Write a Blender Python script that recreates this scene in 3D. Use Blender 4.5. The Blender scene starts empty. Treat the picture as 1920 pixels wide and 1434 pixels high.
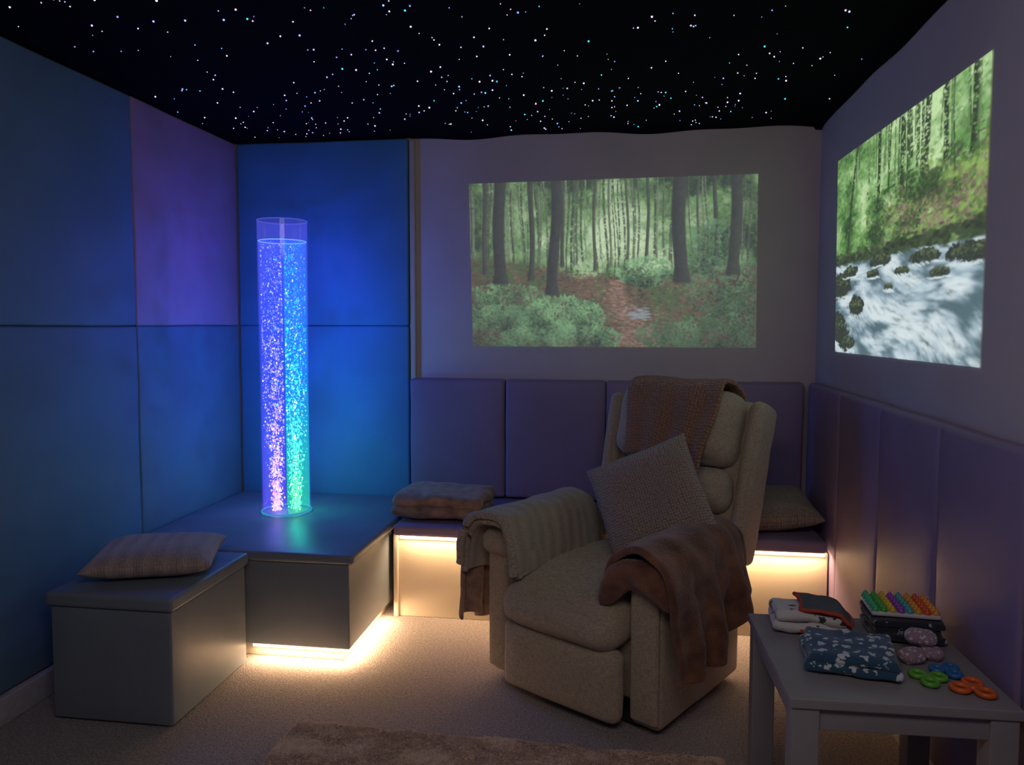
import bpy, bmesh, numpy as np, random
from math import *
from mathutils import Vector, Matrix, noise as mn
random.seed(7); rng=np.random.default_rng(11)
C=bpy.context.scene.collection
try:
    bpy.context.scene.view_settings.view_transform='Standard'
except Exception: pass

# ------------------------------------------------------------------ materials
def new_mat(name):
    m=bpy.data.materials.new(name); m.use_nodes=True
    nt=m.node_tree; b=nt.nodes['Principled BSDF']
    return m,nt,b
def rgba(c): return (c[0],c[1],c[2],1)
def mat(name,col,rough=.6,nscale=40,namt=.12,bump=.2,bscale=200,bdist=.002,sheen=0,spec=.5,coord='Object'):
    m,nt,b=new_mat(name); L=nt.links
    tc=nt.nodes.new('ShaderNodeTexCoord')
    n=nt.nodes.new('ShaderNodeTexNoise'); n.inputs['Scale'].default_value=nscale; n.inputs['Detail'].default_value=5
    L.new(tc.outputs[coord],n.inputs['Vector'])
    r=nt.nodes.new('ShaderNodeMix'); r.data_type='RGBA'
    r.inputs['A'].default_value=rgba([x*(1-namt) for x in col]); r.inputs['B'].default_value=rgba([min(1,x*(1+namt)) for x in col])
    mr=nt.nodes.new('ShaderNodeMapRange'); mr.inputs['From Min'].default_value=.3; mr.inputs['From Max'].default_value=.7
    L.new(n.outputs['Fac'],mr.inputs['Value'])
    L.new(mr.outputs[0],r.inputs['Factor']); L.new(r.outputs['Result'],b.inputs['Base Color'])
    b.inputs['Roughness'].default_value=rough; b.inputs['Specular IOR Level'].default_value=spec
    if sheen: b.inputs['Sheen Weight'].default_value=sheen
    if bump:
        n2=nt.nodes.new('ShaderNodeTexNoise'); n2.inputs['Scale'].default_value=bscale; n2.inputs['Detail'].default_value=3
        L.new(tc.outputs[coord],n2.inputs['Vector'])
        bp=nt.nodes.new('ShaderNodeBump'); bp.inputs['Strength'].default_value=bump; bp.inputs['Distance'].default_value=bdist
        L.new(n2.outputs['Fac'],bp.inputs['Height']); L.new(bp.outputs['Normal'],b.inputs['Normal'])
    return m
def weave_mat(name,col,amt=.26,bump=.5,rough=.9,sheen=.3):
    """woven chenille: two crossed, stretched noises"""
    m,nt,b=new_mat(name); L=nt.links
    tc=nt.nodes.new('ShaderNodeTexCoord'); fs=[]
    for sc in ((1000,1000,120),(130,130,1000)):
        mp=nt.nodes.new('ShaderNodeMapping'); mp.inputs['Scale'].default_value=sc; L.new(tc.outputs['Object'],mp.inputs['Vector'])
        n=nt.nodes.new('ShaderNodeTexNoise'); n.inputs['Scale'].default_value=.55; n.inputs['Detail'].default_value=1; L.new(mp.outputs[0],n.inputs['Vector']); fs.append(n)
    a=nt.nodes.new('ShaderNodeMath'); a.operation='ADD'; L.new(fs[0].outputs['Fac'],a.inputs[0]); L.new(fs[1].outputs['Fac'],a.inputs[1])
    mr=nt.nodes.new('ShaderNodeMapRange'); mr.inputs['From Min'].default_value=.75; mr.inputs['From Max'].default_value=1.25; L.new(a.outputs[0],mr.inputs['Value'])
    r=nt.nodes.new('ShaderNodeMix'); r.data_type='RGBA'
    r.inputs['A'].default_value=rgba([x*(1-amt) for x in col]); r.inputs['B'].default_value=rgba([min(1,x*(1+amt)) for x in col])
    L.new(mr.outputs[0],r.inputs['Factor']); L.new(r.outputs['Result'],b.inputs['Base Color'])
    bp=nt.nodes.new('ShaderNodeBump'); bp.inputs['Strength'].default_value=bump; bp.inputs['Distance'].default_value=.002
    L.new(mr.outputs[0],bp.inputs['Height']); L.new(bp.outputs['Normal'],b.inputs['Normal'])
    b.inputs['Roughness'].default_value=rough; b.inputs['Sheen Weight'].default_value=sheen; b.inputs['Specular IOR Level'].default_value=.2
    return m
def knit_mat(name,col,su,sv,bump=.9,dist=.006,amt=.45,cable=False,rand=.4):
    """chunky knit driven by UVs: voronoi stitches, optional cable ribs"""
    m,nt,b=new_mat(name); L=nt.links
    tc=nt.nodes.new('ShaderNodeTexCoord'); mp=nt.nodes.new('ShaderNodeMapping'); mp.inputs['Scale'].default_value=(su,sv,1)
    L.new(tc.outputs['UV'],mp.inputs['Vector'])
    v=nt.nodes.new('ShaderNodeTexVoronoi'); v.inputs['Scale'].default_value=1; v.inputs['Randomness'].default_value=rand
    L.new(mp.outputs[0],v.inputs['Vector'])
    inv=nt.nodes.new('ShaderNodeMath'); inv.operation='SUBTRACT'; inv.inputs[0].default_value=1; L.new(v.outputs['Distance'],inv.inputs[1])
    h=inv.outputs[0]; hc=h
    mr=nt.nodes.new('ShaderNodeMapRange'); mr.inputs['From Min'].default_value=.3; mr.inputs['From Max'].default_value=.9; L.new(hc,mr.inputs['Value'])
    fac=mr.outputs[0]
    if cable:
        w=nt.nodes.new('ShaderNodeTexWave'); w.bands_direction='X'; w.inputs['Scale'].default_value=cable/6.28*2
        w.inputs['Distortion'].default_value=1.6; w.inputs['Detail'].default_value=1; w.inputs['Detail Scale'].default_value=1.4
        L.new(tc.outputs['UV'],w.inputs['Vector'])
        ad=nt.nodes.new('ShaderNodeMath'); ad.operation='MULTIPLY_ADD'; ad.inputs[1].default_value=.5; L.new(h,ad.inputs[0]); L.new(w.outputs['Fac'],ad.inputs[2]); h=ad.outputs[0]
        f2=nt.nodes.new('ShaderNodeMath'); f2.operation='MULTIPLY_ADD'; f2.inputs[1].default_value=.25; L.new(w.outputs['Fac'],f2.inputs[0]); L.new(fac,f2.inputs[2]); fac=f2.outputs[0]
    r=nt.nodes.new('ShaderNodeMix'); r.data_type='RGBA'
    r.inputs['A'].default_value=rgba([x*(1-amt) for x in col]); r.inputs['B'].default_value=rgba(col)
    L.new(fac,r.inputs['Factor']); L.new(r.outputs['Result'],b.inputs['Base Color'])
    bp=nt.nodes.new('ShaderNodeBump'); bp.inputs['Strength'].default_value=bump; bp.inputs['Distance'].default_value=dist
    L.new(h,bp.inputs['Height']); L.new(bp.outputs['Normal'],b.inputs['Normal'])
    b.inputs['Roughness'].default_value=.95; b.inputs['Sheen Weight'].default_value=.3; b.inputs['Specular IOR Level'].default_value=.1
    return m
def blob_mat(name,bg,fgs,scale,thr=.38,soft=.03):
    """printed fleece: irregular light shapes on a ground colour"""
    m,nt,b=new_mat(name); L=nt.links
    tc=nt.nodes.new('ShaderNodeTexCoord')
    n=nt.nodes.new('ShaderNodeTexNoise'); n.inputs['Scale'].default_value=scale*2.2; L.new(tc.outputs['Object'],n.inputs['Vector'])
    mx=nt.nodes.new('ShaderNodeVectorMath'); mx.operation='MULTIPLY_ADD'; k=1.0/scale; mx.inputs[1].default_value=(k,k,k); L.new(n.outputs['Color'],mx.inputs[0]); L.new(tc.outputs['Object'],mx.inputs[2])
    v=nt.nodes.new('ShaderNodeTexVoronoi'); v.inputs['Scale'].default_value=scale; v.inputs['Randomness'].default_value=.7; L.new(mx.outputs[0],v.inputs['Vector'])
    cr=nt.nodes.new('ShaderNodeValToRGB'); e=cr.color_ramp.elements
    e[0].position=thr-soft; e[0].color=rgba(fgs); e[1].position=thr+soft; e[1].color=rgba(bg)
    L.new(v.outputs['Distance'],cr.inputs[0]); L.new(cr.outputs[0],b.inputs['Base Color'])
    n2=nt.nodes.new('ShaderNodeTexNoise'); n2.inputs['Scale'].default_value=300; L.new(tc.outputs['Object'],n2.inputs['Vector'])
    bp=nt.nodes.new('ShaderNodeBump'); bp.inputs['Strength'].default_value=.4; bp.inputs['Distance'].default_value=.002
    L.new(n2.outputs['Fac'],bp.inputs['Height']); L.new(bp.outputs['Normal'],b.inputs['Normal'])
    b.inputs['Roughness'].default_value=.95; b.inputs['Sheen Weight'].default_value=.3
    return m
def emis(name,col,st):
    m=bpy.data.materials.new(name); m.use_nodes=True; nt=m.node_tree; nt.nodes.clear()
    e=nt.nodes.new('ShaderNodeEmission'); e.inputs[0].default_value=rgba(col); e.inputs[1].default_value=st
    o=nt.nodes.new('ShaderNodeOutputMaterial'); nt.links.new(e.outputs[0],o.inputs[0]); return m
def emis_attr(name,st):
    m=emis(name,(1,1,1),st); nt=m.node_tree
    a=nt.nodes.new('ShaderNodeAttribute'); a.attribute_name='Col'
    nt.links.new(a.outputs['Color'],[n for n in nt.nodes if n.type=='EMISSION'][0].inputs[0]); return m

# ------------------------------------------------------------------ mesh helpers
def add(name,vs,fs,m=None,parent=None,smooth=True,uv=None,mats=None):
    me=bpy.data.meshes.new(name); me.from_pydata([tuple(v) for v in vs],[],fs); me.update()
    if smooth: me.polygons.foreach_set('use_smooth',[True]*len(me.polygons))
    ob=bpy.data.objects.new(name,me); C.objects.link(ob)
    if m: me.materials.append(m)
    for x in (mats or []): me.materials.append(x)
    if parent: ob.parent=parent
    if uv is not None:
        ul=me.uv_layers.new(name='UVMap')
        idx=np.zeros(len(me.loops),int); me.loops.foreach_get('vertex_index',idx)
        ul.data.foreach_set('uv',np.asarray(uv,float)[idx].ravel())
    return ob
def empty(name,loc=(0,0,0),rz=0):
    e=bpy.data.objects.new(name,None); e.location=loc; e.rotation_euler=(0,0,rz); e.empty_display_size=.1; C.objects.link(e); return e
def coords(h,r,n):
    if r<=0: return [h*(2*i/n-1) for i in range(n+1)]
    a=[-h+r*(1-cos(k*pi/2/4)) for k in range(4)]
    inner=[-(h-r)+(2*(h-r))*i/n for i in range(n+1)]
    return a+inner+[-x for x in reversed(a)]
def rbox(c,h,r=.02,n=6,puff=(0,0,0),M=None,wr=0,ws=6,seed=0,fn=None):
    """rounded, optionally puffed box -> verts, faces"""
    r=min(r,min(h)*.98)
    ax=[coords(h[i],r,n) for i in range(3)]
    vid={};vs=[];fs=[]
    def vert(p):
        k=(round(p[0],6),round(p[1],6),round(p[2],6))
        if k in vid: return vid[k]
        q=[max(-(h[i]-r),min(h[i]-r,p[i])) for i in range(3)]
        d=Vector([p[i]-q[i] for i in range(3)])
        if d.length>1e-9: d=d.normalized()*r
        o=Vector(q)+d
        for i in range(3):
            if puff[i] and abs(abs(p[i])-h[i])<1e-7:
                j,k2=(i+1)%3,(i+2)%3
                o[i]+=copysign(puff[i],p[i])*(1-(p[j]/h[j])**4)*(1-(p[k2]/h[k2])**4)
        if wr:
            s=o*ws+Vector((seed,seed*1.7,0)); nv=mn.noise_vector(s)+.5*mn.noise_vector(s*2.3)
            o=o+nv*wr
        if fn: o=fn(o)
        o=o+Vector(c)
        if M is not None: o=M@o
        vid[k]=len(vs); vs.append(o); return vid[k]
    for i in range(3):
        j,k=(i+1)%3,(i+2)%3
        for s in (-1,1):
            for a in range(len(ax[j])-1):
                for b in range(len(ax[k])-1):
                    def P(u,v):
                        p=[0,0,0];p[i]=s*h[i];p[j]=u;p[k]=v;return p
                    q=[vert(P(ax[j][a],ax[k][b])),vert(P(ax[j][a+1],ax[k][b])),vert(P(ax[j][a+1],ax[k][b+1])),vert(P(ax[j][a],ax[k][b+1]))]
                    if s<0:q.reverse()
                    if len(set(q))==4: fs.append(q)
    return vs,fs
def B(name,c,h,m,parent=None,**k):
    vs,fs=rbox(c,h,**k); return add(name,vs,fs,m,parent)
def box(name,lo,hi,m,parent=None,r=.004):
    c=[(a+b)/2 for a,b in zip(lo,hi)];h=[(b-a)/2 for a,b in zip(lo,hi)]
    return B(name,c,h,m,parent,r=r,n=2)
def tube(path,r,n=8,closed=False):
    vs=[];fs=[];N=len(path)
    for i,p in enumerate(path):
        p=Vector(p)
        a=Vector(path[(i-1)%N] if (closed or i>0) else path[0]);b=Vector(path[(i+1)%N] if (closed or i<N-1) else path[-1])
        t=(b-a).normalized(); up=Vector((0,0,1)) if abs(t.z)<.9 else Vector((1,0,0))
        x=t.cross(up).normalized();y=x.cross(t)
        for k in range(n):
            an=2*pi*k/n; vs.append(p+x*cos(an)*r+y*sin(an)*r)
    for i in range(N if closed else N-1):
        for k in range(n):
            a=i*n+k;b=i*n+(k+1)%n;c=((i+1)%N)*n+(k+1)%n;d=((i+1)%N)*n+k
            fs.append([a,b,c,d])
    return vs,fs
def grid_mesh(name,fn,nu,nv,m,parent=None,thick=0,sub=0,uvs=(1,1)):
    vs=[];uv=[]
    for i in range(nu+1):
        for j in range(nv+1):
            u=i/nu;v=j/nv; vs.append(fn(u,v)); uv.append((u*uvs[0],v*uvs[1]))
    fs=[[i*(nv+1)+j,(i+1)*(nv+1)+j,(i+1)*(nv+1)+j+1,i*(nv+1)+j+1] for i in range(nu) for j in range(nv)]
    ob=add(name,vs,fs,m,parent,uv=uv)
    if thick:
        s=ob.modifiers.new('s','SOLIDIFY'); s.thickness=thick; s.offset=0
    if sub:
        s=ob.modifiers.new('ss','SUBSURF'); s.levels=sub; s.render_levels=sub
    return ob
def pillow(name,M,w,h,t,m,parent=None,pinch=.10,wr=.006,seed=0,n=30):
    vs=[];uv=[];fs=[]
    def P(u,v,s):
        x=u*w/2*(1-pinch*.5*(1-abs(v)**3)*abs(u)**3)
        y=v*h/2*(1-pinch*.5*(1-abs(u)**3)*abs(v)**3)
        prof=max(0,(1-u**4)*(1-v**4))**.5
        z=s*t/2*prof
        p=Vector((x,y,z)); nv=mn.noise_vector(Vector((x*9+seed,y*9,s*.3+seed)))
        p+=nv*wr*(.3+prof)
        return M@p
    for s in (1,-1):
        off=len(vs)
        for i in range(n+1):
            for j in range(n+1):
                u=sin((2*i/n-1)*pi/2);v=sin((2*j/n-1)*pi/2)
                vs.append(P(u,v,s)); uv.append(((u+1)/2,(v+1)/2))
        for i in range(n):
            for j in range(n):
                q=[off+i*(n+1)+j,off+(i+1)*(n+1)+j,off+(i+1)*(n+1)+j+1,off+i*(n+1)+j+1]
                if s<0:q.reverse()
                fs.append(q)
    ob=add(name,vs,fs,m,parent,uv=uv)
    bm=bmesh.new();bm.from_mesh(ob.data);bmesh.ops.remove_doubles(bm,verts=bm.verts,dist=.0006);bm.to_mesh(ob.data);bm.free()
    ob.data.polygons.foreach_set('use_smooth',[True]*len(ob.data.polygons))
    return ob
def frame(loc,n,rot=0,hdir=None):
    n=Vector(n).normalized(); h=Vector((0,0,1)).cross(n)
    if h.length<.05: h=Vector((1,0,0))
    if hdir: h=Vector(hdir); h=(h-n*h.dot(n))
    h.normalize(); v=n.cross(h)
    u=h*cos(rot)+v*sin(rot); w=n.cross(u)
    return Matrix(((u.x,w.x,n.x,loc[0]),(u.y,w.y,n.y,loc[1]),(u.z,w.z,n.z,loc[2]),(0,0,0,1)))

# ------------------------------------------------------------------ palette
M_wall=mat('wall_paint',(.62,.54,.54),.85,nscale=3,namt=.05,bump=.1,bscale=90)
M_ceil=mat('black_starcloth',(.005,.005,.007),.95,nscale=10,bump=.1,spec=.05)
M_carpet=mat('carpet',(.44,.38,.37),.98,nscale=120,namt=.4,bump=1.0,bscale=170,bdist=.02,sheen=.3,spec=.1)
M_padblue=mat('leatherette_blue',(.08,.27,.48),.5,nscale=5,namt=.06,bump=.25,bscale=420,bdist=.0015,spec=.35)
M_padteal=mat('leatherette_slate_blue',(.13,.23,.31),.5,nscale=5,namt=.06,bump=.25,bscale=420,bdist=.0015,spec=.35)
M_padgrey=mat('leatherette_bluegrey',(.20,.235,.27),.42,nscale=5,namt=.05,bump=.25,bscale=420,bdist=.0015,spec=.45)
M_padlil=mat('leatherette_lilac',(.27,.205,.34),.48,nscale=5,namt=.06,bump=.25,bscale=420,bdist=.0015,spec=.35)
M_padpink=mat('leatherette_mauve',(.42,.27,.38),.48,nscale=5,namt=.06,bump=.25,bscale=420,bdist=.0015,spec=.35)
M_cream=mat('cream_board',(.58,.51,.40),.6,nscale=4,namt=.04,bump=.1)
M_white=mat('white_trim',(.5,.5,.5),.5,bump=.05)
M_uph=weave_mat('recliner_fabric',(.46,.38,.28))
M_dark=mat('dark_plastic',(.02,.02,.02),.5)
M_table=mat('painted_table_grey',(.27,.26,.27),.4,nscale=8,namt=.06,bump=.08,bscale=60)
M_ledwarm=emis('led_warm',(1,.72,.42),5)

# ------------------------------------------------------------------ room
XLw,XRw,YBw,ZC=-2.13,.953,3.985,2.35
YF=-.6
box('floor',(XLw-.1,YF,-.1),(XRw+.1,YBw+.1,0),M_carpet,r=0.001)
box('wall_left',(XLw-.1,YF,0),(XLw,YBw+.1,ZC+.1),M_wall,r=.001)
box('wall_back',(XLw,YBw,0),(XRw+.1,YBw+.1,ZC+.1),M_wall,r=.001)
box('wall_right',(XRw,YF,0),(XRw+.1,YBw,ZC+.1),M_wall,r=.001)
def ceil_fn(u,v):
    x=XLw+u*(XRw-XLw); y=YF+v*(YBw-YF)
    z=ZC+.006*mn.noise(Vector((x*1.3,y*1.3,3)))
    dr=XRw-x; db=YBw-y
    x=min(x,XRw-.004); y=min(y,YBw-.004)
    if dr<.03: z-= .008+.003*sin(y*5.1)+.003*sin(y*11+1)
    if db<.03 and x>-1.12: z-=.006+.008*sin(x*6.3+.6)+.004*sin(x*14)
    return Vector((x,y,z))
grid_mesh('ceiling',ceil_fn,220,240,M_ceil,thick=.006)

# stars
svs=[];sfs=[];scol=[]
bm=bmesh.new();bmesh.ops.create_icosphere(bm,subdivisions=1,radius=1);iv=[v.co.copy() for v in bm.verts];ifc=[[v.index for v in f.verts] for f in bm.faces];bm.free()
pal=[(.75,.72,1),(.6,.45,1),(.40,.32,1),(1,.5,.8),(.15,.35,1),(.05,.6,.9),(.9,.9,1),(.65,.45,1)]
cnt=0
while cnt<980:
    x=random.uniform(-2.06,.88);y=random.uniform(.4,3.9)
    dens=.42+.7*mn.noise(Vector((x*1.6,y*1.6,5)))+.35*exp(-((x+.5-.25*(y-3))**2)/.5)
    if random.random()>dens: continue
    s=random.choice([.0016,.002,.0026,.0034]); c=random.choice(pal);k=random.uniform(.25,1.2)
    o=len(svs); zz=ZC+.006*mn.noise(Vector((x*1.3,y*1.3,3)))-.005
    for v in iv: svs.append(v*s+Vector((x,y,zz))); scol.append((c[0]*k,c[1]*k,c[2]*k,1))
    for f in ifc: sfs.append([a+o for a in f])
    cnt+=1
st=add('fiber_optic_stars',svs,sfs,emis_attr('star_glow',3))
ca=st.data.color_attributes.new('Col','FLOAT_COLOR','POINT'); ca.data.foreach_set('color',np.array(scol,dtype=float).ravel())

def pad(lo,hi,axis,m,puff=.006,r=.010,seed=1):
    c=[(a+b)/2 for a,b in zip(lo,hi)];h=[(b-a)/2-.0012 for a,b in zip(lo,hi)]
    pf=[0,0,0];pf[axis]=puff
    return B('padded_wall_panel',c,h,m,r=r,n=10,puff=pf,wr=.003,ws=3.2,seed=seed)
k=0
for y0,y1 in ((3.05,3.942),(2.13,3.05),(1.21,2.13),(.29,1.21)):
    for z0,z1 in ((.10,1.36),(1.36,2.342)):
        k+=1; pad((XLw,y0,z0),(-2.09,y1,z1),0,M_padpink if (y0>3 and z0>1) else M_padteal,seed=k)
for z0,z1 in ((.10,1.36),(1.36,2.344)):
    k+=1; pad((-2.092,3.945,z0),(-1.13,YBw,z1),1,M_padblue,seed=k+3)
box('lit_wall_strip_1',(-1.127,3.958,.455),(-1.098,YBw,2.335),M_cream)  # added cream batten; its colour stands in for a lit strip of wall
for x0,x1 in ((-1.115,-.605),(-.605,-.085),(-.085,.43),(.43,.885)):
    k+=1; pad((x0,3.895,.462),(x1,YBw,1.083),1,M_padlil,puff=.008,r=.018,seed=k)
for y0,y1 in ((3.33,3.88),(2.82,3.33),(2.31,2.82),(1.83,2.31),(1.34,1.83),(.85,1.34)):
    k+=1
    pad((.893,y0,.10),(XRw,y1,1.09),0,M_padlil,puff=.008,r=.018,seed=k)
box('baseboard_left',(XLw,YF,0),(-2.075,YBw,.095),M_white)
box('baseboard_right',(.905,YF,0),(XRw,3.38,.095),M_white)

# ------------------------------------------------------------------ platform
pf=empty('padded_platform',(0,0,0))
B('lid',(-1.560,3.385,.43),(.510,.535,.02),M_padgrey,pf,r=.016,n=10,puff=(0,0,.003))
box('body',(-2.06,2.865,.06),(-1.075,3.915,.409),M_padgrey,pf,r=.008)
box('plinth',(-2.05,2.90,0),(-1.11,3.91,.06),M_cream,pf)
box('led_strip_front',(-1.5,2.888,.040),(-1.10,2.898,.052),M_ledwarm,pf,r=.002)
box('led_strip_side',(-1.108,2.90,.040),(-1.098,3.36,.052),M_ledwarm,pf,r=.002)
so=empty('storage_stool',(-1.715,2.565,0))
B('lid',(0,0,.428),(.235,.268,.024),M_padgrey,so,r=.012,n=6,puff=(0,0,.003))
B('body',(0,0,.206),(.223,.256,.198),M_padgrey,so,r=.008,n=6,puff=(.002,.002,0))
be=empty('upholstered_bench')
B('seat',(-.085,3.655,.425),(.950,.325,.026),M_padlil,be,r=.016,n=12,puff=(0,0,.003))
box('front_board',(-1.045,3.40,0),(.885,3.42,.385),M_cream,be)
box('frame',(-1.06,3.42,.0),(.885,3.97,.398),M_cream,be)
box('end_post',(-1.052,3.385,0),(-1.03,3.40,.395),M_cream,be)
box('led_strip',(-1.02,3.386,.372),(.87,3.398,.386),M_ledwarm,be,r=.002)

# ------------------------------------------------------------------ bubble tube
bt=empty('bubble_tube',(-1.622,3.49,.455))
R0=.116
def cyl(r,z0,z1,n=64):
    vs=[];fs=[]
    for z in (z0,z1):
        for k in range(n): vs.append(Vector((r*cos(2*pi*k/n),r*sin(2*pi*k/n),z)))
    for k in range(n): fs.append([k,(k+1)%n,n+(k+1)%n,n+k])
    return vs,fs
def clear_mat(name,tint,fmin,fmax,em=None,es=0):
    m=bpy.data.materials.new(name);m.use_nodes=True;nt=m.node_tree;nt.nodes.clear();L=nt.links
    tr=nt.nodes.new('ShaderNodeBsdfTransparent');tr.inputs[0].default_value=rgba(tint)
    gl=nt.nodes.new('ShaderNodeBsdfGlossy');gl.inputs['Roughness'].default_value=.06
    lw=nt.nodes.new('ShaderNodeLayerWeight');lw.inputs[0].default_value=.25
    mr=nt.nodes.new('ShaderNodeMapRange');mr.inputs['To Min'].default_value=fmin;mr.inputs['To Max'].default_value=fmax;L.new(lw.outputs['Facing'],mr.inputs['Value'])
    mx=nt.nodes.new('ShaderNodeMixShader');L.new(mr.outputs[0],mx.inputs[0]);L.new(tr.outputs[0],mx.inputs[1]);L.new(gl.outputs[0],mx.inputs[2])
    o=nt.nodes.new('ShaderNodeOutputMaterial');out=mx.outputs[0]
    if em:
        e=nt.nodes.new('ShaderNodeEmission');e.inputs[1].default_value=es
        tc=nt.nodes.new('ShaderNodeTexCoord');sx=nt.nodes.new('ShaderNodeSeparateXYZ');L.new(tc.outputs['Object'],sx.inputs[0])
        cr=nt.nodes.new('ShaderNodeValToRGB');mz=nt.nodes.new('ShaderNodeMapRange');mz.inputs['From Max'].default_value=1.31;L.new(sx.outputs['Z'],mz.inputs['Value']);L.new(mz.outputs[0],cr.inputs[0])
        el=cr.color_ramp.elements;el[0].position=0;el[0].color=rgba(em[0]);el[1].position=1;el[1].color=rgba(em[-1])
        for p,c in em[1:-1]: q=el.new(p);q.color=rgba(c)
        L.new(cr.outputs[0],e.inputs[0]);a=nt.nodes.new('ShaderNodeAddShader');L.new(out,a.inputs[0]);L.new(e.outputs[0],a.inputs[1]);out=a.outputs[0]
    L.new(out,o.inputs[0]);return m
vs,fs=cyl(R0,0,1.405); add('acrylic_tube',vs,fs,clear_mat('acrylic',(.93,.95,1),.02,.45,[(.02,.02,.25),(.5,(.01,.02,.20)),(.06,.06,.5)],.35),bt)
M_rim=emis('rim_glow',(.12,.16,.9),.6)
for nm,z,r,rr,ms in (('top_rim',1.405,R0-.001,.0022,M_rim),('water_line',1.308,R0-.006,.0018,emis('water_glow',(.2,.5,1),1.2)),('base_rim',.006,R0+.001,.004,emis('base_glow',(.05,.5,.9),.6))):
    vs,fs=tube([(r*cos(a*2*pi/64),r*sin(a*2*pi/64),z) for a in range(64)],rr,8,True); add(nm,vs,fs,ms,bt)
for sgn,nm,em in ((-1,'water_left',[(.16,.05,1.0),(.3,(.08,.05,1)),(.7,(.03,.05,.9)),(.02,.06,.7)]),(1,'water_right',[(.0,1.0,.20),(.22,(.0,.8,.35)),(.5,(.0,.35,.8)),(.0,.14,.75)])):
    n=24;vs=[];fs=[];pts=[]
    for k in range(n+1):
        a=-pi/2+pi*k/n
        pts.append((sgn*(.004+(R0-.010)*cos(a)),(R0-.010)*sin(a)))
    ro=Matrix.Rotation(.46,2)
    pts=[ro@Vector(p) for p in pts]
    for z in (.01,1.305):
        for p in pts: vs.append(Vector((p.x,p.y,z)))
    N=n+1
    for k in range(N): fs.append([k,(k+1)%N,N+(k+1)%N,N+k])
    fs.append([N+k for k in range(N)])
    add(nm,vs,fs,clear_mat(nm+'_mat',(.97,.98,1),.0,.12,em,.26),bt)
bvs=[];bfs=[];bcol=[]
ro=Matrix.Rotation(.46,2)
def lerp(a,b,t): return [x+(y-x)*t for x,y in zip(a,b)]
for i in range(4600):
    sd=-1 if i%2 else 1
    z=.015+1.285*(random.random()**1.45)
    spread=.008+.085*min(1,z/.9)
    x=sd*min(.1,abs(random.gauss(.045,.008+spread*.30)));x=sd*max(.008,abs(x))
    ymax=sqrt(max(0,(R0-.018)**2-x*x)); y=max(-ymax,min(ymax,random.gauss(0,.02+spread*.5)))
    p=ro@Vector((x,y)); s=random.choice([.0011,.0014,.0018,.0023,.003,.0038])
    if sd<0: c=lerp((.60,.28,1),(.20,.25,1),min(1,z/1.0))
    else: c=lerp((.08,1,.22),(.02,.50,1),min(1,max(0,z-.12)/.75))
    kk=random.uniform(.4,1.3)*(2.2-1.3*z)
    if random.random()<.18: c=lerp(c,(1,1,1),.55)
    o=len(bvs);sx,sy,sz=s*random.uniform(.8,1.4),s,s*random.uniform(.6,2.4)
    for v in iv: bvs.append(Vector((p.x+v.x*sx,p.y+v.y*sy,z+v.z*sz)));bcol.append((c[0]*kk,c[1]*kk,c[2]*kk,1))
    for f in ifc: bfs.append([a+o for a in f])
bo=add('bubbles',bvs,bfs,emis_attr('bubble_glow',1.5),bt)
ca=bo.data.color_attributes.new('Col','FLOAT_COLOR','POINT'); ca.data.foreach_set('color',np.array(bcol,dtype=float).ravel())

# ------------------------------------------------------------------ projected pictures
def up(a,H,W):
    h,w=a.shape; ys=np.linspace(0,h-1.001,H);xs=np.linspace(0,w-1.001,W)
    y0=ys.astype(int);x0=xs.astype(int);fy=(ys-y0)[:,None];fx=(xs-x0)[None,:]
    fy=fy*fy*(3-2*fy);fx=fx*fx*(3-2*fx)
    return (a[y0][:,x0]*(1-fy)*(1-fx)+a[y0+1][:,x0]*fy*(1-fx)+a[y0][:,x0+1]*(1-fy)*fx+a[y0+1][:,x0+1]*fy*fx)
def fbm(H,W,s,oct=5,asp=1.0,g=.6):
    o=np.zeros((H,W));amp=1;t=0
    for k in range(oct):
        n=s*2**k; nh=min(H,max(2,int(n*H/W*asp)+2)); nw=min(W,int(n)+2)
        o+=amp*up(rng.random((nh,nw)),H,W);t+=amp;amp*=g
    o/=t; return np.clip((o-.5)*2.2+.5,0,1)
def ss(a,b,x): t=np.clip((x-a)/(b-a),0,1);return t*t*(3-2*t)
def mix(a,b,m): return a*(1-m[...,None])+np.array(b)*m[...,None]
def dabs(img,N,pos,colf,size,asp=1.5,ang=None,alpha=.8,seed=1):
    """paint N soft elliptical strokes; pos(r)->(u,v) or None, colf(u,v,r)->rgb"""
    H,W,_=img.shape; r=np.random.default_rng(seed)
    for _ in range(N):
        p=pos(r)
        if p is None: continue
        u,v=p; s=r.uniform(*size)*W; a=ang(u,v,r) if ang else r.uniform(0,pi)
        sx,sy=s,s/asp; R=int(s*1.6)+1
        cx,cy=u*(W-1),v*(H-1); x0,x1=max(0,int(cx)-R),min(W,int(cx)+R+1); y0,y1=max(0,int(cy)-R),min(H,int(cy)+R+1)
        if x1<=x0 or y1<=y0: continue
        yy,xx=np.mgrid[y0:y1,x0:x1]; dx=xx-cx;dy=yy-cy
        ex=(dx*cos(a)+dy*sin(a))/sx;ey=(-dx*sin(a)+dy*cos(a))/sy
        m=np.clip(1.25-(ex*ex+ey*ey),0,1)*alpha
        img[y0:y1,x0:x1]=img[y0:y1,x0:x1]*(1-m[...,None])+np.array(colf(u,v,r))*m[...,None]
def at(a,u,v): 
    H,W=a.shape; return a[max(0,min(H-1,int(v*(H-1)))),max(0,min(W-1,int(u*(W-1))))]
def sat(img,k):
    l=img.mean(-1,keepdims=True); return np.clip(l+(img-l)*k,0,2)
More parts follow.
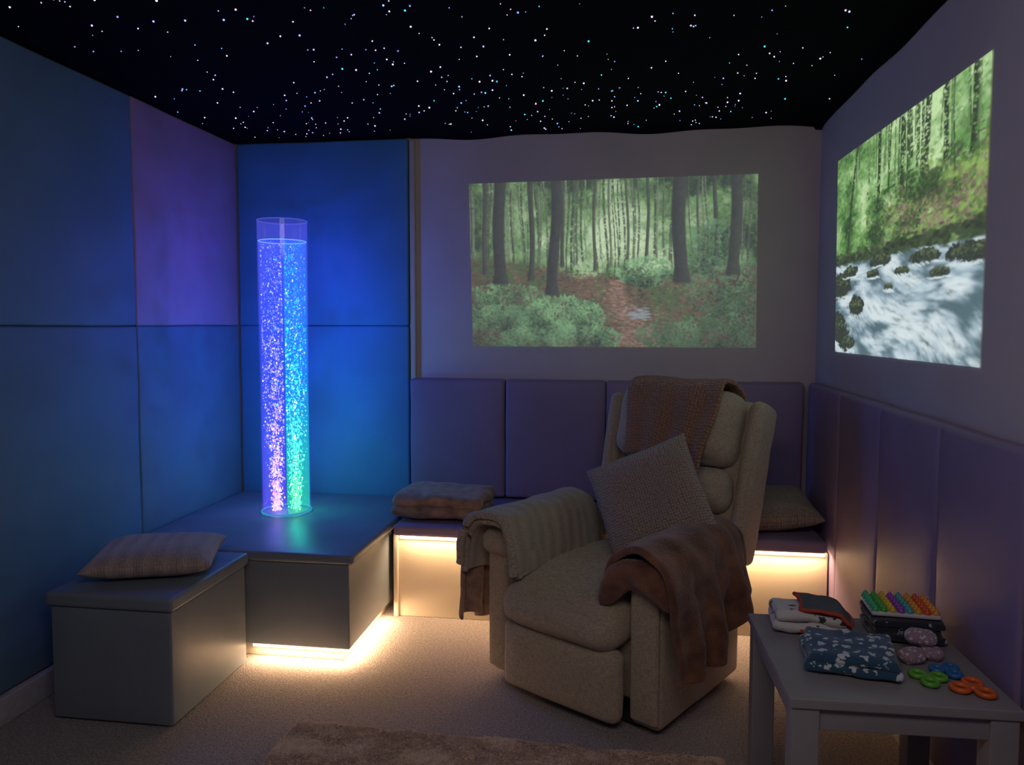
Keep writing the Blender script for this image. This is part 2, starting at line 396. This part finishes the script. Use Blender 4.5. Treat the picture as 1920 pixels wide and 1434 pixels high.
def blur(a,n):
    for _ in range(n):
        p=np.pad(a,((1,1),(1,1),(0,0)),mode='edge')
        a=(p[:-2,1:-1]+p[2:,1:-1]+p[1:-1,:-2]+p[1:-1,2:]+2*p[1:-1,1:-1])/6
    return a
def trunks(img,lst,n2):
    H,W,_=img.shape; v,u=np.mgrid[0:H,0:W];u=u/(W-1);v=v/(H-1)
    for (x,w,v0,vb,le,c) in lst:
        ww=w*(1+.35*ss(vb-.10,vb,v)); xx=x+le*(.5-v)+.004*np.sin(v*9+x*20)
        m=ss(ww*1.1,ww*.8,abs(u-xx))*ss(vb+.012,vb-.012,v)*ss(v0-.01,v0+.01,v)
        sh=.75+.7*ss(-w,w,u-xx)+.35*(n2-.5)
        tr=np.stack([sh*c[0],sh*c[1],sh*c[2]],-1)
        img[:]=img*(1-m[...,None])+tr*m[...,None]
def forest(H,W):
    v,u=np.mgrid[0:H,0:W];u=u/(W-1);v=v/(H-1)
    n1=fbm(H,W,10,6,g=.75);n2=fbm(H,W,50,4,g=.8);cl=fbm(H,W,9,4,g=.6)
    brf=np.exp(-((u-.52)/.26)**2)*np.exp(-((v-.34)/.24)**2)
    base=np.clip(.12+.95*brf+.75*(cl-.5),0,1)
    img=mix(np.zeros((H,W,3))+np.array((.045,.09,.045)),(.60,.84,.50),base)
    def canopy(u,v,r):
        b=at(base,u,v)*1.15+r.normal(0,.13)
        if r.random()<.10: b*=.3
        b=min(1.1,max(0,b))
        return lerp((.03,.06,.03),(.20,.42,.12),b*2.2) if b<.45 else lerp((.20,.42,.12),(.80,.98,.64),(b-.45)/.6)
    top=lambda r:(r.random(),r.random()**1.1*.58)
    dabs(img,3500,top,canopy,(.005,.014),1.6,seed=21,alpha=.55)
    r2=np.random.default_rng(5); L=[]
    for k in range(70):
        t=r2.random();c=lerp((.07,.09,.06),(.30,.36,.25),t*t)
        L.append((r2.random(),r2.uniform(.0012,.0045),r2.uniform(-.2,.05),r2.uniform(.46,.60),r2.uniform(-.03,.03),c))
    trunks(img,L,n2)
    dabs(img,3800,top,canopy,(.002,.006),1.7,seed=22,alpha=.6)
    gl=.46+.10*ss(0,.5,u)-.06*ss(.6,1,u); gm=ss(-.02,.025,v-gl+.06*(n1-.5))
    g=mix(np.zeros((H,W,3))+np.array((.12,.09,.06)),(.24,.17,.12),n2);g=mix(g,(.10,.17,.07),ss(.4,.7,n1))
    img=img*(1-gm[...,None])+g*gm[...,None]
    def gp(r):
        u=r.random();v=r.uniform(.48,1)
        return (u,v) if v>.46+.1*min(1,u/.5) else None
    def gc(u,v,r):
        t=min(1,max(0,at(cl,u,v)+r.normal(0,.2)))
        return lerp((.05,.04,.03),(.32,.20,.13),t*t) if (u<.45 and v<.7) or r.random()<.25 else lerp((.02,.05,.02),(.17,.34,.12),t*t)
    dabs(img,3500,gp,gc,(.003,.008),2.2,ang=lambda u,v,r:r.normal(0,.3),seed=3,alpha=.7)
    def pp(r):
        v=r.uniform(.60,1);w=.02+.20*(v-.6)
        return (.53+.12*(v-.6)+.02*sin(v*16)+r.normal(0,.45)*w,v)
    dabs(img,1300,pp,lambda u,v,r:lerp((.17,.10,.07),(.52,.36,.27),r.random()**1.4),(.004,.010),2.5,ang=lambda u,v,r:r.normal(0,.25),seed=4,alpha=.75)
    dabs(img,60,lambda r:(.60+r.normal(0,.02),.80+r.normal(0,.02)),lambda u,v,r:lerp((.3,.33,.36),(.5,.56,.6),r.random()),(.006,.014),3,ang=lambda u,v,r:0.0,seed=6,alpha=.7)
    trunks(img,[(.055,.009,-.1,.56,0,(.07,.08,.065)),(.22,.010,-.1,.60,.01,(.055,.065,.05)),(.335,.007,-.1,.52,-.01,(.07,.08,.06)),(.445,.006,-.1,.55,.01,(.09,.10,.07)),(.50,.004,-.1,.52,.0,(.16,.19,.13)),(.56,.005,-.1,.52,0,(.11,.13,.09)),(.63,.006,-.1,.50,0,(.08,.1,.07)),(.86,.007,-.1,.5,0,(.07,.085,.06)),(.80,.004,-.1,.5,0.01,(.1,.12,.09))],n2)
    def clump(lst,sz,asp,k):
        for (cx,cy,rx,ry,b,N) in lst:
            def pos(r,cx=cx,cy=cy,rx=rx,ry=ry):
                a=r.uniform(0,2*pi);q=sqrt(r.random());return (cx+rx*q*cos(a),cy+ry*q*sin(a))
            def cf(u,v,r,cy=cy,ry=ry,b=b):
                l=(.45+.55*(-(v-cy)/ry))*.6+.75*(at(cl,u*2.3%1,v*1.9%1)-.35)+r.normal(0,.16)
                l=max(0,min(1.1,l*b+.12));return lerp((.018,.045,.03),(.32,.58,.30),l)
            dabs(img,N,pos,cf,sz,asp,seed=int(cx*100+cy*k),alpha=.75)
    clump(((.62,.55,.10,.09,1.35,700),(.85,.42,.09,.17,.6,700),(.90,.64,.15,.18,.6,900),(.12,.72,.17,.11,.8,900),(.08,.92,.18,.13,.6,800),(.90,.92,.2,.12,.5,700),(.70,.93,.12,.08,.5,400)),(.003,.009),2.2,7)
    trunks(img,[(.105,.023,-.1,.62,.01,(.045,.05,.045)),(.300,.020,-.1,.69,.03,(.04,.045,.04)),(.742,.025,-.1,.62,-.01,(.05,.055,.048)),(.925,.020,-.1,.58,.01,(.055,.065,.05))],n2)
    clump(((.33,.82,.15,.13,1.25,1300),(.13,.82,.13,.08,.8,600),(.40,.95,.14,.09,.9,700),(.20,.95,.1,.07,.8,400)),(.004,.011),2.8,9)
    img[:]=img*(1-.4*np.clip(((u-.5)/.62)**2+((v-.42)/.75)**2,0,1))[...,None]
    img=blur(img,1)
    return np.clip(sat(img,1.15)*.60+np.array((.040,.042,.050)),0,1)
def stream(H,W):
    v,u=np.mgrid[0:H,0:W];u=u/(W-1);v=v/(H-1)
    n1=fbm(H,W,8,6,g=.75);n2=fbm(H,W,46,4,g=.85);cl=fbm(H,W,7,4,g=.6)
    brf=np.exp(-((u-.30-.35*(1-v))/.5)**2)*np.exp(-((v-.08)/.34)**2)
    base=np.clip(.10+.72*brf+.7*(cl-.5),0,1)
    img=mix(np.zeros((H,W,3))+np.array((.04,.10,.03)),(.55,.85,.36),base)
    def can(u,v,r):
        b=at(base,u,v)*1.15+r.normal(0,.13)
        if r.random()<.10:b*=.3
        b=min(1.1,max(0,b))
        return lerp((.02,.05,.015),(.17,.42,.09),b*2.2) if b<.45 else lerp((.17,.42,.09),(.72,.96,.52),(b-.45)/.6)
    top=lambda r:(r.random(),r.random()*.56)
    dabs(img,3500,top,can,(.010,.024),1.5,seed=31,alpha=.55)
    r2=np.random.default_rng(8);L=[]
    for k in range(30): L.append((r2.uniform(.15,1),r2.uniform(.003,.009),-.2,.10+r2.random()*.28,r2.uniform(-.05,.05),lerp((.03,.06,.02),(.16,.26,.10),r2.random())))
    L+=[(.40,.012,-.1,.36,-.02,(.03,.045,.02)),(.55,.014,-.1,.33,.03,(.03,.045,.02)),(.70,.018,-.1,.30,.02,(.03,.045,.02)),(.82,.013,-.1,.28,-.02,(.03,.045,.02)),(.12,.011,-.1,.56,.16,(.04,.06,.03)),(.93,.012,-.1,.3,.02,(.03,.045,.02))]
    trunks(img,L,n2)
    dabs(img,3000,top,can,(.004,.010),1.7,seed=32,alpha=.65)
    def bp(r): return (min(1,max(.3,.80+r.normal(0,.22))),.40+r.normal(0,.075))
    def bc(u,v,r):
        t=min(1,max(0,at(cl,u,v)+r.normal(0,.22)))
        return lerp((.05,.05,.03),(.38,.28,.20),t*t) if r.random()<(.55 if v>.36 else .25) else lerp((.03,.07,.02),(.34,.54,.12),t*t)
    dabs(img,2600,bp,bc,(.006,.018),1.6,seed=33,alpha=.75)
    dabs(img,600,lambda r:(r.random(),.535+r.normal(0,.016)),lambda u,v,r:lerp((.015,.02,.012),(.08,.11,.05),r.random()),(.01,.025),1.8,ang=lambda u,v,r:r.normal(0,.3),seed=34,alpha=.8)
    wl=.545+.03*u+.025*(n1-.5); wm=ss(0,.025,v-wl)
    img[:]=img*(1-wm[...,None])+(np.zeros((H,W,3))+np.array((.12,.18,.21)))*wm[...,None]
    def fa(u,v,r): return .25+.55*max(0,v-.58)*1.6+.35*sin(u*9+v*14)+r.normal(0,.12)
    def wp(r): 
        u=r.random();v=r.uniform(.56,1.0);return (u,v) if v>.55+.03*u else None
    fl=fbm(H,W,7,5,asp=1.6,g=.65)
    def wc(u,v,r):
        f=at(fl,u,v)
        t=np.clip(f*1.9-.50+r.normal(0,.07),0,1);return lerp((.10,.17,.21),lerp((.36,.54,.68),(.86,.98,1.02),t),min(1,t*2.2))
    dabs(img,3600,wp,wc,(.012,.045),4.0,ang=fa,seed=35,alpha=.45)
    dabs(img,2400,wp,wc,(.008,.022),3.0,ang=fa,seed=36,alpha=.35)
    b2=blur(img,4); img[:]=img*(1-wm[...,None])+b2*wm[...,None]
    dabs(img,500,wp,lambda u,v,r:(.9,1,1.02) if at(fl,u,v)>.5 else (.2,.3,.36),(.003,.009),3.0,ang=fa,seed=37,alpha=.45)
    for i,(cx,cy,rx,ry) in enumerate(((.06,.66,.10,.07),(.21,.77,.065,.055),(.03,.88,.11,.08),(.15,.60,.07,.03),(.42,.575,.09,.03),(.70,.60,.10,.03),(.95,.62,.12,.04),(.58,.64,.05,.02),(.12,.95,.08,.04),(.36,.63,.05,.02),(.80,.67,.06,.022),(.48,.70,.035,.016))):
        d=((u-cx)/rx)**2+((v-cy)/ry)**2+1.6*(n1-.5);m=ss(1.05,.8,d);img[:]=mix(img,(.035,.04,.035),m)
        def pos(r,cx=cx,cy=cy,rx=rx,ry=ry):
            a=r.uniform(0,2*pi);q=sqrt(r.random())*.85;return (cx+rx*q*cos(a),cy+ry*q*sin(a))
        dabs(img,160,pos,lambda u,v,r,cy=cy,ry=ry:lerp((.025,.03,.025),(.20,.26,.11),r.random()**2*(1 if v<cy else .35)),(.004,.012),1.5,seed=50+i,alpha=.6)
        dabs(img,26,lambda r,cx=cx,cy=cy,rx=rx,ry=ry:(cx+rx*r.uniform(-1,1.1),cy+ry*r.uniform(.75,1.05)),lambda u,v,r:(.8,.92,.96),(.008,.02),4,ang=fa,seed=80+i,alpha=.6)
    img=blur(img,1)
    return np.clip(img*.80+np.array((.022,.030,.028)),0,1.1)
def picture(name,img,corner,st):
    H,W,_=img.shape; tl,tr,br_,bl=[np.array(c) for c in corner]
    v,u=np.mgrid[0:H,0:W];u=(u/(W-1))[...,None];v=(v/(H-1))[...,None]
    P=(tl*(1-u)+tr*u)*(1-v)+(bl*(1-u)+br_*u)*v
    idx=np.arange(H*W).reshape(H,W)
    F=np.stack([idx[:-1,:-1],idx[1:,:-1],idx[1:,1:],idx[:-1,1:]],-1).reshape(-1,4)
    me=bpy.data.meshes.new(name)
    me.vertices.add(H*W);me.vertices.foreach_set('co',P.reshape(-1,3).astype(np.float32).ravel())
    me.loops.add(F.size);me.loops.foreach_set('vertex_index',F.ravel().astype(np.int32))
    me.polygons.add(len(F));me.polygons.foreach_set('loop_start',np.arange(0,F.size,4).astype(np.int32));me.polygons.foreach_set('loop_total',np.full(len(F),4,np.int32))
    me.update(calc_edges=True);me.validate()
    ca=me.color_attributes.new('Col','FLOAT_COLOR','POINT')
    ca.data.foreach_set('color',np.concatenate([img,np.ones((H,W,1))],-1).astype(np.float32).ravel())
    me.materials.append(emis_attr(name+'_light',st))
    ob=bpy.data.objects.new(name,me);C.objects.link(ob);return ob
yb=YBw-.003
picture('forest_wall_projection',forest(360,600),[(-.811,yb,2.104),(.655,yb,2.118),(.662,yb,1.253),(-.79,yb,1.252)],1.0)
xr=XRw-.003
picture('stream_wall_projection',stream(440,350),[(xr,3.67,2.105),(xr,2.21,2.09),(xr,2.21,1.255),(xr,3.63,1.248)],.95)

# ------------------------------------------------------------------ recliner
th=radians(-32.3)
rc=empty('recliner_armchair',(-.182,2.668,0),th)
for s in (-1,1):
    nm='left' if s<0 else 'right'
    B('arm_panel_'+nm,(s*.312,.30,.28),(.062,.305,.255),M_uph,rc,r=.028,n=8,puff=(.010,.010,0),wr=.003,seed=s)
    B('arm_pad_'+nm,(s*.315,.27,.540),(.085,.32,.055),M_uph,rc,r=.052,n=8,puff=(0,.01,.012),wr=.004,ws=9,seed=s+3)
    B('arm_front_trim_'+nm,(s*.318,-.008,.29),(.052,.012,.24),M_uph,rc,r=.011,n=4,puff=(0,.006,0))
B('rear_body',(0,.50,.25),(.30,.10,.20),M_uph,rc,r=.03)
B('seat_deck',(0,.32,.20),(.250,.28,.12),M_uph,rc,r=.02)
def seatf(o):
    t=max(0,-o.y/.335); o.z-=.045*t*t*max(0,(o.z+.09)/.18); return o
B('seat_cushion',(0,.225,.365),(.250,.335,.09),M_uph,rc,r=.075,n=14,puff=(0,.012,.026),wr=.004,ws=6,seed=4,fn=seatf)
B('footrest_panel',(0,-.045,.155),(.250,.035,.125),M_uph,rc,r=.032,n=10,puff=(0,.016,.0),wr=.003,ws=6,seed=8)
B('swivel_base',(0,.28,.02),(.28,.25,.02),M_dark,rc,r=.01)
til=radians(17)
Mb=Matrix.Translation((0,.585,.43))@Matrix.Rotation(-til,4,'X')
B('back_shell',(0,.145,.370),(.315,.055,.315),M_uph,rc,r=.05,n=8,puff=(0,.02,0),M=Mb,wr=.003)
for s in (-1,1):
    def wf(o,s=s):
        t=(o.z+.33)/.66; o.x+=s*.025*t-s*.006; o.y+=.06*max(0,t-.75)+.035*(1-t); return o
    B('back_wing_%s'%('left' if s<0 else 'right'),(s*.318,.105,.345),(.032,.085,.330),M_uph,rc,r=.031,n=8,puff=(.006,.01,0),M=Mb,wr=.004,ws=8,seed=s,fn=wf)
for nm,z,h,d in (('lumbar_cushion',.10,.098,.075),('mid_back_cushion',.29,.092,.080),('headrest_cushion',.545,.160,.100)):
    B(nm,(0,.06,z),(.276,d,h),M_uph,rc,r=.072,n=12,puff=(0,.030,.0),M=Mb,wr=.006,ws=7,seed=z*9)

# throws -----------------------------------------------------------
M_knitc=knit_mat('knit_cream',(.50,.43,.34),80,130,cable=9,amt=.35)
M_creamedge=mat('knit_cream_edge',(.44,.37,.29),.95,nscale=150,namt=.4,bump=1,bscale=220,bdist=.006,sheen=.3,spec=.1)
M_brown=mat('fur_brown',(.19,.085,.050),.85,nscale=14,namt=.5,bump=.8,bscale=150,bdist=.008,sheen=.35,spec=.1)
M_rust=knit_mat('knit_rust',(.44,.24,.15),30,40,amt=.4,dist=.012,bump=1,rand=.35)
M_greyk=knit_mat('knit_taupe',(.50,.39,.33),40,40,amt=.45,dist=.012,bump=1,rand=.35)
M_greyk2=knit_mat('knit_taupe_cable',(.50,.40,.36),46,70,cable=7,amt=.4)
M_fold=mat('fur_taupe',(.33,.22,.16),.85,nscale=20,namt=.4,bump=.8,bscale=160,bdist=.006,sheen=.4,spec=.1)
def path_at(P,t):
    Ls=[(P[i+1]-P[i]).length for i in range(len(P)-1)];T=sum(Ls)*t
    for i,l in enumerate(Ls):
        if T<=l or i==len(Ls)-1: return P[i].lerp(P[i+1],min(1,T/l))
        T-=l
def smoothpath(pts,it=2):
    P=[Vector(p) for p in pts]
    for _ in range(it):
        Q=[P[0]]
        for a,b in zip(P[:-1],P[1:]): Q+= [a.lerp(b,.25),a.lerp(b,.75)]
        Q.append(P[-1]);P=Q
    return P
def ss1(a,b,x):
    t=max(0,min(1,(x-a)/(b-a)));return t*t*(3-2*t)
def fur(u,v):
    y=-.055+.56*u
    hem=.225+.03*sin(u*7)+.20*ss1(.35,1,u)
    prof=smoothpath([(.205,0,.45),(.208,0,.55),(.230,0,.625),(.32,0,.648),(.40,0,.628),(.44,0,.56),(.45,0,.42),(.458,0,hem)])
    p=path_at(prof,v)
    fl=ss1(.45,1,v)
    p.x+=.030*fl*sin(u*19+.8*sin(v*5))+.012*fl*sin(u*41+2)+.015*fl
    yy=y+.02*fl*sin(v*9+u*5)-.03*ss1(.2,0,u)*sin(v*pi)
    nv=mn.noise_vector(Vector((p.x*11,y*11,p.z*11)))*.012
    return Vector((p.x,yy,p.z))+nv
t1=empty('fur_throw_blanket',(-.182,2.668,0),th)
grid_mesh('fur_drape',fur,60,80,M_brown,t1,thick=.026,sub=1)
def furroll(u,v):
    a=2*pi*u; x=.175+.270*v; q=min(1,4*min(v,1-v)+.35)
    r=(.050+.006*sin(v*9))*q**.5
    p=Vector((x,-.050+cos(a)*r*.8,.560-.08*(2*v-1.1)**2+sin(a)*r*1.15))
    return p+mn.noise_vector(p*14)*.014
grid_mesh('fur_front_roll',furroll,24,30,M_brown,t1,sub=1)
def cab(off,hemi,hemo,y0,y1,sd):
    def f(u,v):
        y=y0+(y1-y0)*u
        o=off
        prof=smoothpath([(-.180,0,hemi+.01*sin(u*6)),(-.196-o*0,0,.55),(-.222,0,.618+o),(-.31,0,.640+o),(-.40-o*.3,0,.618+o),(-.435-o,0,.55),(-.445-o,0,.45),(-.45-o,0,hemo+.02*sin(u*6+sd))])
        p=path_at(prof,v);fl=ss1(.55,1,v)
        p.x-=.012*fl*sin(u*17+sd);
        return Vector((p.x,y+.008*sin(v*8+sd),p.z))+mn.noise_vector(Vector((p.x*9,y*9+sd,p.z*9)))*.009
    return f
t2=empty('cable_knit_throw_blanket',(-.182,2.668,0),th)
c0=cab(.0,.44,.40,-.065,.42,1);c1=cab(.024,.45,.47,-.085,.46,5)
grid_mesh('knit_layer_under',c0,30,60,M_knitc,t2,thick=.022,sub=1)
grid_mesh('knit_layer_top',c1,30,60,M_knitc,t2,thick=.024,sub=1)
for nm,f,r,dy in (('knit_edge_under',c0,.0135,0),('knit_edge_top',c1,.0165,0)):
    vs,fs=tube([f(0,t/40)+Vector((0,dy,0)) for t in range(41)],r,10);add(nm,vs,fs,M_creamedge,t2)
def tail(u,v):
    y=-.05+.24*u; x=-.470-.020*sin(u*16)*(.4+v)-.012*v; z=.60-.40*v+.02*sin(u*9)
    return Vector((x,y,z))+mn.noise_vector(Vector((x*10,y*10,z*8)))*.012
grid_mesh('throw_tail',tail,26,36,M_fold,t2,thick=.018,sub=1)
t3=empty('chunky_knit_throw_blanket',(-.182,2.668,0),th)
def rust(u,v):
    x=-.225+.44*u
    lowf=.375+.02*sin(u*5)-.03*u
    prof=smoothpath([(0,-.090,lowf),(0,-.098,.52),(0,-.084,.66),(0,-.03,.728),(0,.06,.745),(0,.15,.735),(0,.225,.68),(0,.235,.5)])
    p=path_at(prof,v)
    x2=x*(.80+.20*ss1(0,.45,v))+.012*sin(v*7)+.015
    p=Vector((x2,p.y-.006*sin(u*20),p.z+.006*sin(u*8)))
    p+=mn.noise_vector(Vector((x*8,p.y*8,p.z*8)))*.008
    return Mb@p
grid_mesh('knit_drape',rust,40,70,M_rust,t3,thick=.022,sub=1,uvs=(1,1.6))
pillow('knitted_cushion',frame((.112,2.905,.695),(-.30,-.84,.42),radians(27)),.42,.43,.15,M_greyk,seed=3)
pillow('knitted_cushion',frame((.66,3.57,.538),(-.06,-.16,1),radians(4),hdir=(1,0,0)),.40,.36,.13,M_greyk,seed=9)
pillow('cable_knit_cushion',frame((-1.71,2.575,.512),(.01,-.04,1),radians(20),hdir=(1,0,0)),.44,.34,.10,M_greyk2,seed=5)
fb=empty('folded_fur_blanket',(-.845,3.55,.465),radians(-3))
for i,(z,w,d) in enumerate(((.030,.215,.165),(.082,.218,.16))):
    B('fold_%d'%i,(0.004*i,0,z),(w,d,.028),M_fold,fb,r=.027,n=12,puff=(0,0,.004),wr=.010,ws=9,seed=i*4+1)

# rug
def rugh(x,y): return .036+.007*mn.noise(Vector((x*14,y*14,0)))+.004*mn.noise(Vector((x*40,y*40,1)))
def rug(u,v):
    x=-1.085+1.41*u;y=1.0+1.37*v
    e=min(u,1-u,(1-v),v)*1.4
    h=min(1,(e/.02))**.5 if e>0 else 0
    z=.002+h*rugh(x,y)
    x+=.012*mn.noise(Vector((y*14,u*3,7)));y+=.018*mn.noise(Vector((x*9,2,7)))-.02*u
    return Vector((x,y,z))
M_rug=mat('shag_rug',(.88,.70,.56),.95,nscale=30,namt=.12,bump=.6,bscale=210,bdist=.006,sheen=.3,spec=.05)
rg=empty('shaggy_rug')
grid_mesh('pile_base',rug,200,190,M_rug,rg)
tv=[];tf=[]
for i in range(90000):
    u=random.random();v=random.random()
    if i>25000: v=.75+.25*v
    p=rug(u,v); l=random.uniform(.006,.013)
    a=1.2*mn.noise(Vector((p.x*7,p.y*7,3)))*pi+random.uniform(-1.2,1.2)-1.2
    d=Vector((cos(a)*.7,sin(a)*.7,random.uniform(.4,1))).normalized()*l
    sd=Vector((-sin(a),cos(a),0))*.0013
    o=len(tv);tv+=[p-sd,p+sd,p+d*.6+sd*.7,p+d+Vector((0,0,-.002)),p+d*.6-sd*.7];tf.append([o,o+1,o+2,o+3,o+4])
add('pile_strands',tv,tf,M_rug,rg,smooth=False)

# ------------------------------------------------------------------ side table
TZ=.53
tb=empty('side_table',(.622,2.005,0),radians(1.5))
B('top',(0,0,TZ-.012),(.247,.256,.012),M_table,tb,r=.003,n=4)
for sx in (-1,1):
    for sy in (-1,1):
        B('leg_%d%d'%(sx>0,sy>0),(sx*.211,sy*.220,.253),(.030,.030,.253),M_table,tb,r=.003,n=2)
for sx in (-1,1): B('apron_side_%d'%(sx>0),(sx*.222,0,TZ-.05),(.010,.20,.028),M_table,tb,r=.002,n=2)
for sy in (-1,1): B('apron_end_%d'%(sy>0),(0,sy*.230,TZ-.05),(.19,.010,.028),M_table,tb,r=.002,n=2)

M_navy=blob_mat('fleece_navy_print',(.018,.075,.14),(.55,.64,.66),36,.33)
M_navy2=blob_mat('fleece_dark_print',(.012,.016,.03),(.35,.38,.42),42,.22)
M_whitep=blob_mat('fleece_white_print',(.60,.58,.56),(.04,.04,.05),26,.34)
M_red=mat('red_binding',(.50,.06,.03),.8,bump=.3)
def folded(name,c,h,m,rz,layers,wr=.006,seed=0):
    e=empty(name,c,rz); th_=h[2]*2/layers
    for i in range(layers):
        B('fold_%d'%i,(random.uniform(-.003,.003),random.uniform(-.003,.003),th_*(i+.5)),(h[0]-.006*(i%2),h[1]-.004*(i%2),th_*.52),m,e,r=th_*.50,n=14,puff=(0,0,.002),wr=wr,ws=14,seed=seed+i)
    return e
folded('navy_print_blanket',(.562,1.952,TZ+.006),(.108,.097,.022),M_navy,radians(-10),2,seed=2)
wb=folded('white_print_blanket',(.515,2.168,TZ+.006),(.100,.075,.028),M_whitep,radians(-4),2,wr=.008,seed=6)
M_tealf=mat('fleece_grey_teal',(.09,.11,.12),.9,bump=.5)
def flap(u,v):
    x=-.030+.125*u+.012*sin(v*3);y=-.062+.125*v-.02*u
    z=.066+.008*sin(u*pi)*sin(v*pi)-.030*ss1(.75,1,u)+.004*mn.noise(Vector((x*30,y*30,2)))
    return Vector((x,y,z))
grid_mesh('turned_back_flap',flap,20,20,M_tealf,wb,thick=.008,sub=1)
edge=[flap(t/10,0) for t in range(11)]+[flap(1,t/10) for t in range(1,11)]+[flap(1-t/10,1) for t in range(1,11)]+[flap(0,1-t/10) for t in range(1,10)]
vs,fs=tube(edge,.0055,8,True);add('red_binding_flap',vs,fs,M_red,wb)
vs,fs=tube([(-.03,-.078,.012),(.03,-.079,.012),(.08,-.077,.013),(.100,-.05,.015),(.103,0,.018),(.100,.05,.02)],.005,8);add('red_binding_hem',vs,fs,M_red,wb)
folded('dark_print_blanket',(.757,2.165,TZ+.006),(.088,.085,.027),M_navy2,radians(-3),3,seed=11)
pt=empty('rainbow_pop_toy',(.752,2.165,TZ+.068),radians(-4))
B('tray',(0,0,.005),(.085,.068,.006),mat('white_silicone',(.55,.55,.58),.4,bump=0),pt,r=.005,n=3)
order=[(.05,.45,.18),(.06,.40,.05),(.65,.45,.03),(.28,.05,.42),(.05,.35,.38),(.70,.30,.02),(.65,.08,.03),(.75,.28,.03)]
for i in range(8):
    vs=[];fs=[]
    for j in range(6):
        cx=-.074+i*.0212;cy=-.056+j*.0224
        n=12;o=len(vs)
        prof=[(.0102,0),(.0100,.004),(.0090,.008),(.0070,.011),(.0050,.0125),(.0042,.0155),(.0028,.0175),(.0010,.018)]
        for (r,z) in prof:
            for k in range(n): vs.append(Vector((cx+r*cos(2*pi*k/n),cy+r*sin(2*pi*k/n),.009+z)))
        for a in range(len(prof)-1):
            for k in range(n): fs.append([o+a*n+k,o+a*n+(k+1)%n,o+(a+1)*n+(k+1)%n,o+(a+1)*n+k])
        fs.append([o+(len(prof)-1)*n+k for k in range(n)])
    add('popper_row_%d'%i,vs,fs,mat('silicone_%d'%i,order[i],.35,bump=0),pt)
M_peb=blob_mat('pebble_print',(.30,.20,.26),(.62,.58,.6),90,.35)
for (x,y,z,s,rz) in ((.720,1.975,TZ+.0185,(.030,.022,.016),.4),(.772,2.000,TZ+.0185,(.026,.020,.015),-.5),(.752,2.012,TZ+.052,(.034,.024,.016),-.3)):
    vs,fs=rbox((0,0,0),s,r=.0155,n=6,puff=(.003,.003,.003));o=add('patterned_pebble',vs,fs,M_peb);o.location=(x,y,z);o.rotation_euler=(0,0,rz)
def ring(name,c,R,r,col,rz=0,lob=3):
    e=empty(name,(c[0],c[1],TZ+.002),rz);m=mat(name+'_plastic',col,.35,bump=0)
    for k in range(lob):
        a=2*pi*k/lob; cx,cy=R*1.1*cos(a),R*1.1*sin(a)
        vs,fs=tube([(cx+R*.68*cos(b*2*pi/24),cy+R*.68*sin(b*2*pi/24),r) for b in range(24)],r*.8,10,True);add('lobe_%d'%k,vs,fs,m,e)
    vs,fs=rbox((0,0,r),(R*.5,R*.5,r*.9),r=r*.85,n=4);add('hub',vs,fs,m,e)
ring('fidget_spinner_green',(.722,1.875),.023,.0075,(.12,.42,.04),.3)
ring('fidget_spinner_blue',(.782,1.924),.020,.0075,(.03,.16,.40),.9)
ring('fidget_spinner_orange',(.802,1.836),.026,.0078,(.75,.14,.02),1.2)

# ------------------------------------------------------------------ lights
def area(name,loc,rot,sx,sy,col,e):
    l=bpy.data.lights.new(name,'AREA');l.shape='RECTANGLE';l.size=sx;l.size_y=sy;l.color=col;l.energy=e
    o=bpy.data.objects.new(name,l);o.location=loc;o.rotation_euler=rot;C.objects.link(o);return o
def point(name,loc,col,e,r=.05):
    l=bpy.data.lights.new(name,'POINT');l.color=col;l.energy=e;l.shadow_soft_size=r
    o=bpy.data.objects.new(name,l);o.location=loc;C.objects.link(o);return o
W=(1,.63,.34)
area('bench_led_light',(-.075,3.372,.392),(radians(12),0,0),1.88,.02,W,10.5)
area('platform_led_light_front',(-1.28,2.872,.055),(radians(-25),0,0),.40,.02,W,2.4)
area('platform_led_light_side',(-1.085,3.12,.055),(0,radians(-25),0),.02,.46,W,2.8)
for z,cl,el,cr_,er in ((.60,(.08,.07,1),1.2,(0,.8,.6),2.2),(.95,(.08,.07,1),2.6,(0,.35,1),4.6),(1.35,(.12,.08,1),2.6,(0,.16,1),6.0),(1.70,(.25,.08,1),2.8,(0,.10,1),4.4)):
    point('bubble_tube_lamp_violet',(-1.67,3.47,z),cl,el*.5,.006)
    point('bubble_tube_lamp_blue',(-1.575,3.51,z),cr_,er*.5,.006)
area('added_room_fill',(-.1,.3,2.2),(radians(48),0,0),1.4,.5,(1,.85,.84),9.5)  # added soft fill lamp overhead, unseen; brightens the room, not a projector
w=bpy.data.worlds.new('dim_room');bpy.context.scene.world=w;w.use_nodes=True
w.node_tree.nodes['Background'].inputs[0].default_value=(.58,.50,.68,1);w.node_tree.nodes['Background'].inputs[1].default_value=.034

# ------------------------------------------------------------------ camera
cam=bpy.data.cameras.new('camera');co=bpy.data.objects.new('camera',cam);C.objects.link(co);bpy.context.scene.camera=co
yaw,pit,roll=radians(8.288),radians(3.577),radians(.1)
F=Vector((-sin(yaw)*cos(pit),cos(yaw)*cos(pit),-sin(pit)));R_=Vector((cos(yaw),sin(yaw),0));U_=R_.cross(F)
R1=R_*cos(roll)+U_*sin(roll);U1=R1.cross(F)
co.matrix_world=Matrix(((R1.x,U1.x,-F.x,0),(R1.y,U1.y,-F.y,0),(R1.z,U1.z,-F.z,1.37),(0,0,0,1)))
cam.sensor_width=36;cam.lens=1430.1/1920*36;cam.shift_y=-20.1/1920;cam.clip_start=.05
